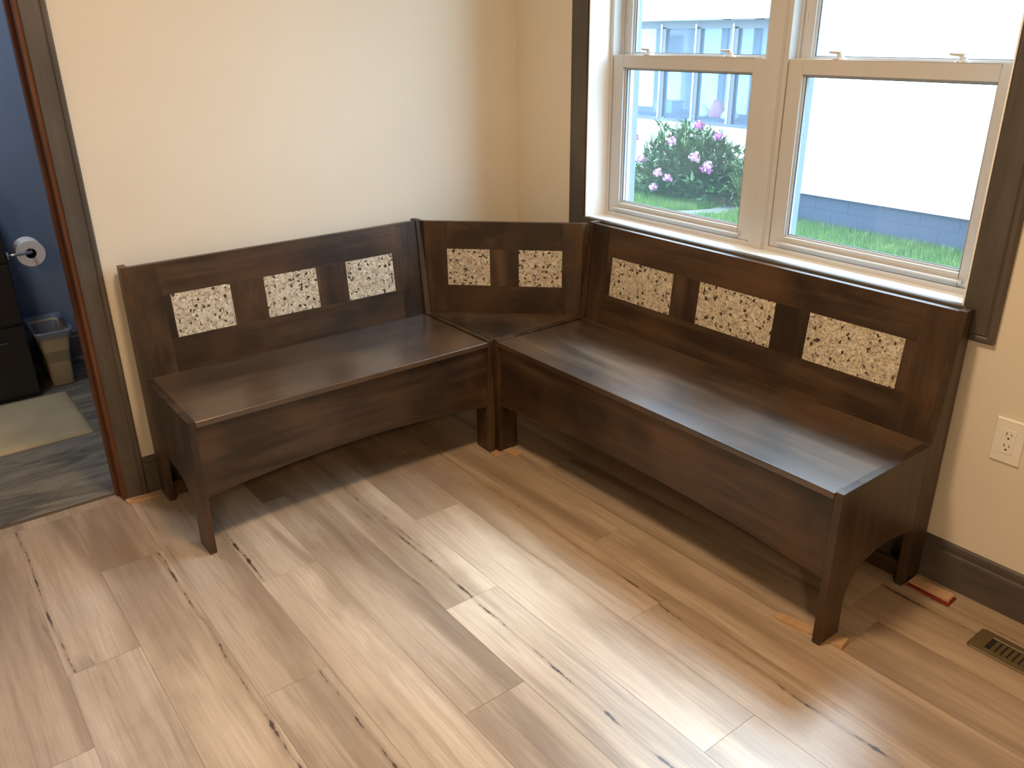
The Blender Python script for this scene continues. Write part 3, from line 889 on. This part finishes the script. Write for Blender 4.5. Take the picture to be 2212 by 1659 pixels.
while y > PY0:
    H('rafter', prism(bmesh.new(), [(PX - .115, 1.56), (PX - .115, 1.64), (PX + 2.4, 2.5), (PX + 2.4, 2.40)], y, y + .045, 'y'), PORCHG)
    y -= .61
H('porch_roof', prism(bmesh.new(), [(PX - .24, 1.648), (PX + 2.6, 2.62), (PX + 2.6, 2.67), (PX - .26, 1.675)], PY0 - .3, PY1 + .2, 'y'), ROOF)
H('porch_inner_wall', laps(9.8, PY0, PY1, -.2, 2.45, .12), SIDING)
H('porch_floor', box(PX + .1, 9.8, PY0, PY1, -.25, -.2), PORCHG)
H('upper_storey', box(9.83, 14, PY0, PY1, -.6, 4.2), SIDING)
dr = H('porch_door', ring(bmesh.new(), 7.66, 8.24, -.19, 1.43, .13, .10, .40, .10, 9.74, 9.785), DOORG)
H('porch_door_pane', box(9.755, 9.765, 7.78, 8.12, .2, .72), BAGW, parent=dr)
H('door_panel', box(9.752, 9.768, 7.78, 8.12, .76, 1.34), PORCHD, parent=dr)
H('porch_door_frame', ring(bmesh.new(), 7.50, 8.42, -.2, 1.52, .16, .16, .01, .09, 9.72, 9.80), PORCHG)
for a, c in ((6.95, 7.15), (6.30, 6.46)):
    H('corner_board', box(9.74, 9.80, a - .1, a + .02, -.2, 2.3), PORCHG)
H('porch_counter', box(8.55, 9.3, 5.0, 8.9, -.2, .16), PORCHD)
H('end_partition', box(8.3, 8.36, 4.1, 4.78, -.2, 2.0), PORCHG)
for a, c in ((7.945, 8.555), (7.235, 7.855), (6.495, 7.155), (5.835, 6.415), (5.175, 5.755), (4.515, 5.095), (3.885, 4.435)):
    H('window_screen', box(PX + .04, PX + .043, a, c, .19, 1.44), SCREEN)

# things on the porch counter
def lump(name, label, cat, loc, r, mat, seed=0, zs=1, parent=None):
    bm = bmesh.new(); bmesh.ops.create_icosphere(bm, subdivisions=3, radius=r)
    for q in bm.verts:
        q.co += q.co.normalized() * noise.noise(q.co * (1.6 / r) + Vector((seed, 0, 0))) * r * .45
        q.co.z = max(q.co.z * zs, -r * .5)
    o_ = obj(name, bm, mat, smooth=True); o_.location = loc
    return tag(o_, label, cat)
def bag_mesh(w, d, h, seed):
    bm = bmesh.new(); n = 9; rings = []
    for i, (f, g) in enumerate(((0, .8), (.04, .95), (.3, 1), (.6, .86), (.85, .6), (1.0, .5))):
        ring_ = []
        for k in range(20):
            a = 2 * PI * k / 20
            s_ = 1 + .10 * noise.noise(Vector((math.cos(a) * 2, math.sin(a) * 2, i + seed)))
            ring_.append((w / 2 * g * s_ * math.cos(a), d / 2 * g * s_ * math.sin(a), h * f))
        rings.append(ring_)
    R = loft(bm, rings); bm.faces.new(R[0]); bm.faces.new(R[-1][::-1])
    return bm
g_ = obj('grocery_bag', bag_mesh(.20, .26, .26, 2), BAGR, smooth=True); g_.location = (8.62, 6.03, .16); g_.rotation_euler = (0, 0, .3)
tag(g_, 'red bag standing among the clutter behind the porch screens', 'bag')
g_ = obj('sack', bag_mesh(.22, .36, .17, 4), BAGW, smooth=True); g_.location = (8.62, 6.36, .16)
tag(g_, 'white sack slumped beside the red bag on the porch', 'bag')
g_ = obj('sack', bag_mesh(.22, .30, .14, 9), BAGW, smooth=True); g_.location = (8.58, 5.74, .16)
tag(g_, 'white sack between the red bag and the grey partition on the porch', 'bag')
bm = bmesh.new(); bx(bm, -.14, .14, -.2, .2, 0, .17); bx(bm, -.15, .15, -.21, .21, .17, .19)
b_ = obj('storage_box', bm, plain('blue_grey_plastic', lin(120, 138, 170), .4), bevel=.01); b_.location = (8.75, 7.15, .16)
tag(b_, 'blue-grey plastic storage box on the porch in front of the door', 'box')

# garden plants
def leaf(verts, faces, p, d, up, L, W):
    d = d.normalized(); s = d.cross(up)
    if s.length < 1e-4: s = Vector((1, 0, 0))
    s.normalize(); nrm = s.cross(d)
    b = len(verts)
    pts = [p, p + d * L * .35 + s * W / 2 + nrm * L * .03, p + d * L * .4 - nrm * L * .0, p + d * L * .35 - s * W / 2 + nrm * L * .03,
           p + d * L * .75 + s * W * .32 - nrm * L * .05, p + d * L * .75 - s * W * .32 - nrm * L * .05, p + d * L - nrm * L * .16]
    verts += [tuple(q) for q in pts]
    faces += [(b, b + 1, b + 2), (b, b + 2, b + 3), (b + 1, b + 4, b + 2), (b + 2, b + 5, b + 3), (b + 2, b + 4, b + 6), (b + 2, b + 6, b + 5)]
def bush(name, label, cat, c, ax, n, L, W, mat, seed, top=()):
    r = random.Random(seed)
    root = thing(name, label, cat, (c[0], c[1], G))
    V, F = [], []; SV = bmesh.new()
    for i in range(n):
        th = r.uniform(0, 2 * PI); ph = math.asin(r.uniform(0, 1) ** .8)
        rad = r.uniform(.12, 1.0) ** .5
        lump_ = 1 + .18 * noise.noise(Vector((math.cos(th) * 2.2, math.sin(th) * 2.2, ph * 2.5 + seed)))
        p = Vector((ax[0] * math.cos(ph) * math.cos(th), ax[1] * math.cos(ph) * math.sin(th), ax[2] * math.sin(ph))) * rad * lump_
        out = Vector((p.x / ax[0], p.y / ax[1], p.z / ax[2])).normalized()
        base = out + Vector((0, 0, r.uniform(-.3, .7)))
        for k in range(r.choice((3, 4, 5))):
            d = base + Vector((r.uniform(-.9, .9), r.uniform(-.9, .9), r.uniform(-.6, .5)))
            leaf(V, F, p, d, Vector((r.uniform(-.3, .3), r.uniform(-.3, .3), 1)), L * r.uniform(.7, 1.25), W * r.uniform(.8, 1.2))
    for (tx, ty, tz) in top:                            # sprigs standing above the crown
        q = Vector((tx - c[0], ty - c[1], tz - G))
        tube(SV, [tuple(q - Vector((0, 0, .28))), tuple(q)], [.006, .003], 5)
        for k in range(7):
            a = 2 * PI * k / 7 + r.random()
            leaf(V, F, q - Vector((0, 0, .03 * (k % 3))), Vector((math.cos(a), math.sin(a), r.uniform(.2, 1.4))), Vector((0, 0, 1)), L * 1.3, W)
    for i in range(26):
        a = r.uniform(0, 2 * PI); f = r.uniform(.3, .85)
        e_ = Vector((ax[0] * f * math.cos(a), ax[1] * f * math.sin(a), ax[2] * .75 * math.sqrt(max(0, 1 - f * f))))
        tube(SV, [(e_.x * .15, e_.y * .15, 0), tuple(e_ * .6 + Vector((0, 0, .05))), tuple(e_)], [.007, .006, .003], 5)
    raw('foliage', V, F, mat, root)
    obj('stem', SV, STEM, root)
    return root
pb = bush('peony_bush', 'large leafy peony bush with pink blooms in front of the porch', 'bush', (6.55, 4.70, G), (.60, .96, .85), 1600, .12, .036, LEAFM, 11,
          top=[(6.3, 5.07, .30), (6.25, 4.93, .28), (6.2, 4.52, .36), (6.3, 4.75, .24), (6.3, 4.3, .26)])
def bloom(r, seed):
    bm = bmesh.new(); rd = random.Random(seed)
    for i in range(34):
        th = rd.uniform(0, 2 * PI); z = rd.uniform(-.35, 1)
        o_ = Vector((math.sqrt(max(0, 1 - z * z)) * math.cos(th), math.sqrt(max(0, 1 - z * z)) * math.sin(th), z))
        t_ = o_.orthogonal().normalized(); t_ = Matrix.Rotation(rd.uniform(0, 2 * PI), 3, o_) @ t_
        s_ = o_.cross(t_)
        k_ = r * rd.uniform(.34, .5)
        c_ = o_ * r * rd.uniform(.45, .8)
        pts = [c_ - s_ * k_ * .5, c_ + t_ * k_ * .8 - s_ * k_ * .6 + o_ * k_ * .5, c_ + t_ * k_ * 1.1 + o_ * k_ * .3, c_ + t_ * k_ * .8 + s_ * k_ * .6 + o_ * k_ * .5, c_ + s_ * k_ * .5]
        bm.faces.new([bm.verts.new(p) for p in pts])
    bmesh.ops.create_icosphere(bm, subdivisions=2, radius=r * .55)
    return bm
f0 = None
for i, (x, y, z, r, mt) in enumerate([(5.95, 4.10, .37, .07, 1), (5.85, 3.72, .29, .065, 1), (5.80, 4.39, .18, .07, 0), (5.80, 4.00, .03, .075, 0), (5.82, 3.80, -.06, .07, 0),
                          (5.84, 3.89, -.10, .05, 1), (5.84, 3.80, -.11, .05, 1), (5.83, 4.90, -.085, .07, 0), (5.82, 4.60, -.23, .07, 0), (5.80, 4.41, -.265, .065, 0),
                          (5.80, 4.64, -.41, .065, 0), (5.9, 5.08, .155, .06, 1)]):
    b_ = obj('flower', bloom(r, i), PETAL2 if mt else PETAL, pb)
    b_.location = (x - 6.55, y - 4.70, z - G)
bush('climbing_vine', 'loose yellow-green vine growing beside the peony bush against the porch', 'plant', (6.45, 3.72, G), (.3, .32, .72), 260, .06, .03, LEAF2, 21,
     top=[(6.4, 3.62, .36), (6.4, 3.60, .26), (6.4, 3.68, .18)])
# low groundcover in front of the bush
def patch(name, label, cat, n, area, h, w, mat, seed, keep=lambda x, y: True, lean=.5):
    r = random.Random(seed); V, F = [], []
    while n > 0:
        x0, x1, y0, y1 = area
        x, y = r.uniform(x0, x1), r.uniform(y0, y1)
        n -= 1
        if not keep(x, y): continue
        hh = h * r.uniform(.5, 1.3); a = r.uniform(0, 2 * PI); l = r.uniform(0, lean) * hh
        dx, dy = math.cos(a) * w / 2, math.sin(a) * w / 2; b = len(V)
        lx, ly = -math.sin(a) * l, math.cos(a) * l
        V += [(x - dx, y - dy, G), (x + dx, y + dy, G), (x + dx * .7 + lx * .4, y + dy * .7 + ly * .4, G + hh * .6), (x - dx * .7 + lx * .4, y - dy * .7 + ly * .4, G + hh * .6), (x + lx, y + ly, G + hh)]
        F += [(b, b + 1, b + 2, b + 3), (b + 3, b + 2, b + 4)]
    o_ = raw(name, V, F, mat)
    return tag(o_, label, cat, kind='stuff')
def offpath(x, y):
    return not (abs(y - (3.76 + max(0, 5.9 - x) * .45)) < .17 and x > 5.05 and x < 6.6) and not (x > 6.40 and 3.75 < y < 4.2)
patch('lawn_grass', 'short green lawn grass growing between the houses', 'grass', 42000, (4.3, 6.3, .2, 5.6), .075, .007, BLADE, 31, offpath)
V, F = [], []; r = random.Random(8)
for i in range(520):
    p = Vector((r.uniform(5.95, 6.3), r.uniform(3.95, 5.5), G + r.uniform(.03, .14)))
    a = r.uniform(0, 2 * PI)
    leaf(V, F, p, Vector((math.cos(a), math.sin(a), .3)), Vector((0, 0, 1)), .06, .035)
tag(raw('groundcover', V, F, LEAFM), 'low leafy weeds along the foot of the peony bush', 'weeds', kind='stuff')
# path and blocks
bm = prism(bmesh.new(), [(5.1, 4.25), (5.2, 3.85), (5.66, 3.64), (6.05, 3.60), (6.55, 3.56), (6.9, 3.58), (6.9, 3.9), (6.42, 3.88), (6.0, 3.88), (5.75, 3.98), (5.45, 4.25)], G, G + .012, 'z')
tag(obj('garden_path', bm, CONCRETE), 'strip of pale concrete path crossing the lawn by the stacked blocks', 'path')
def cblock(label, loc, rz):
    bm = bmesh.new()
    bx(bm, -.095, .095, -.19, -.16, 0, .19); bx(bm, -.095, .095, .16, .19, 0, .19); bx(bm, -.095, .095, -.015, .015, 0, .19)
    bx(bm, -.095, -.065, -.19, .19, 0, .19); bx(bm, .065, .095, -.19, .19, 0, .19)
    o_ = obj('concrete_block', bm, BLOCK, bevel=.004); o_.location = loc; o_.rotation_euler = (0, 0, rz)
    return tag(o_, label, 'concrete block')
cblock('grey concrete block on the ground beside the path, under another block', (6.62, 3.98, G), .1)
cblock('grey concrete block topmost of the stack beside the path', (6.63, 4.0, G + .192), -.15)
cblock('single grey concrete block standing apart from the stack, nearest the wall corner', (6.55, 3.57, G + .012), 0)
b_ = obj('red_brick', box(-.05, .05, -.10, .10, 0, .06), BRICK, bevel=.004); b_.location = (6.38, 4.08, G); b_.rotation_euler = (0, 0, .3)
tag(b_, 'broken red brick lying at the foot of the grey blocks', 'brick')

# ------------------------------------------------------------------ light
w = bpy.data.worlds.new('World'); bpy.context.scene.world = w; w.use_nodes = True
nt = w.node_tree; bg = nt.nodes['Background']
bg.inputs[0].default_value = (.60, .80, 1.0, 1); bg.inputs[1].default_value = 10.0
def light(name, typ, loc, energy, color, rot=(0, 0, 0), **k):
    l = bpy.data.lights.new(name, typ); l.energy = energy; l.color = color
    for a, b in k.items(): setattr(l, a, b)
    o_ = bpy.data.objects.new(name, l); C.objects.link(o_); o_.location = loc; o_.rotation_euler = rot
    return o_
# hazy sun standing over the neighbour's roof
d = Vector((-1, -.38, -1.5)).normalized()
s = light('hazy_sun', 'SUN', (5, 0, 8), 3.9, (.74, .88, 1.0), angle=math.radians(12))
s.rotation_euler = d.to_track_quat('-Z', 'Y').to_euler()
WARM = (1.0, .70, .42)
light('ceiling_lamp', 'AREA', (-1.3, -1.5, 2.40), 26, WARM, shape='DISK', size=.35)
light('ceiling_lamp', 'AREA', (-3.3, -4.2, 2.40), 40, WARM, shape='DISK', size=.35)
light('bathroom_fill_light', 'AREA', (-2.1, .8, 2.40), 11, (.86, .92, 1.0), shape='DISK', size=.3)  # added unseen fill that lifts the dark bathroom walls

# ------------------------------------------------------------------ camera
cam = bpy.data.cameras.new('camera'); co = bpy.data.objects.new('camera', cam); C.objects.link(co)
yaw, pit, rol, f = .9187, -.4044, -.0122, 1800.5
fw = Vector((math.cos(pit) * math.cos(yaw), math.cos(pit) * math.sin(yaw), math.sin(pit)))
rt = fw.cross(Vector((0, 0, 1))).normalized(); up = rt.cross(fw)
r2 = rt * math.cos(rol) + up * math.sin(rol); u2 = up * math.cos(rol) - rt * math.sin(rol)
M = Matrix(((r2.x, u2.x, -fw.x, -2.1486), (r2.y, u2.y, -fw.y, -2.7631), (r2.z, u2.z, -fw.z, 1.4869), (0, 0, 0, 1)))
co.matrix_world = M
cam.sensor_width = 36; cam.sensor_fit = 'HORIZONTAL'; cam.lens = f / 2212 * 36
cam.clip_start = .02; cam.clip_end = 200
sc = bpy.context.scene; sc.camera = co
sc.view_settings.view_transform = 'Standard'; sc.view_settings.look = 'None'
sc.view_settings.exposure = 0.37; sc.view_settings.gamma = 1
sc.cycles.use_denoising = True
sc.cycles.max_bounces = 7; sc.cycles.diffuse_bounces = 4; sc.cycles.glossy_bounces = 3
sc.cycles.use_adaptive_sampling = True; sc.cycles.adaptive_threshold = .03; sc.cycles.transparent_max_bounces = 16
sc.cycles.sample_clamp_indirect = 8
sc.cycles.caustics_reflective = False; sc.cycles.caustics_refractive = False
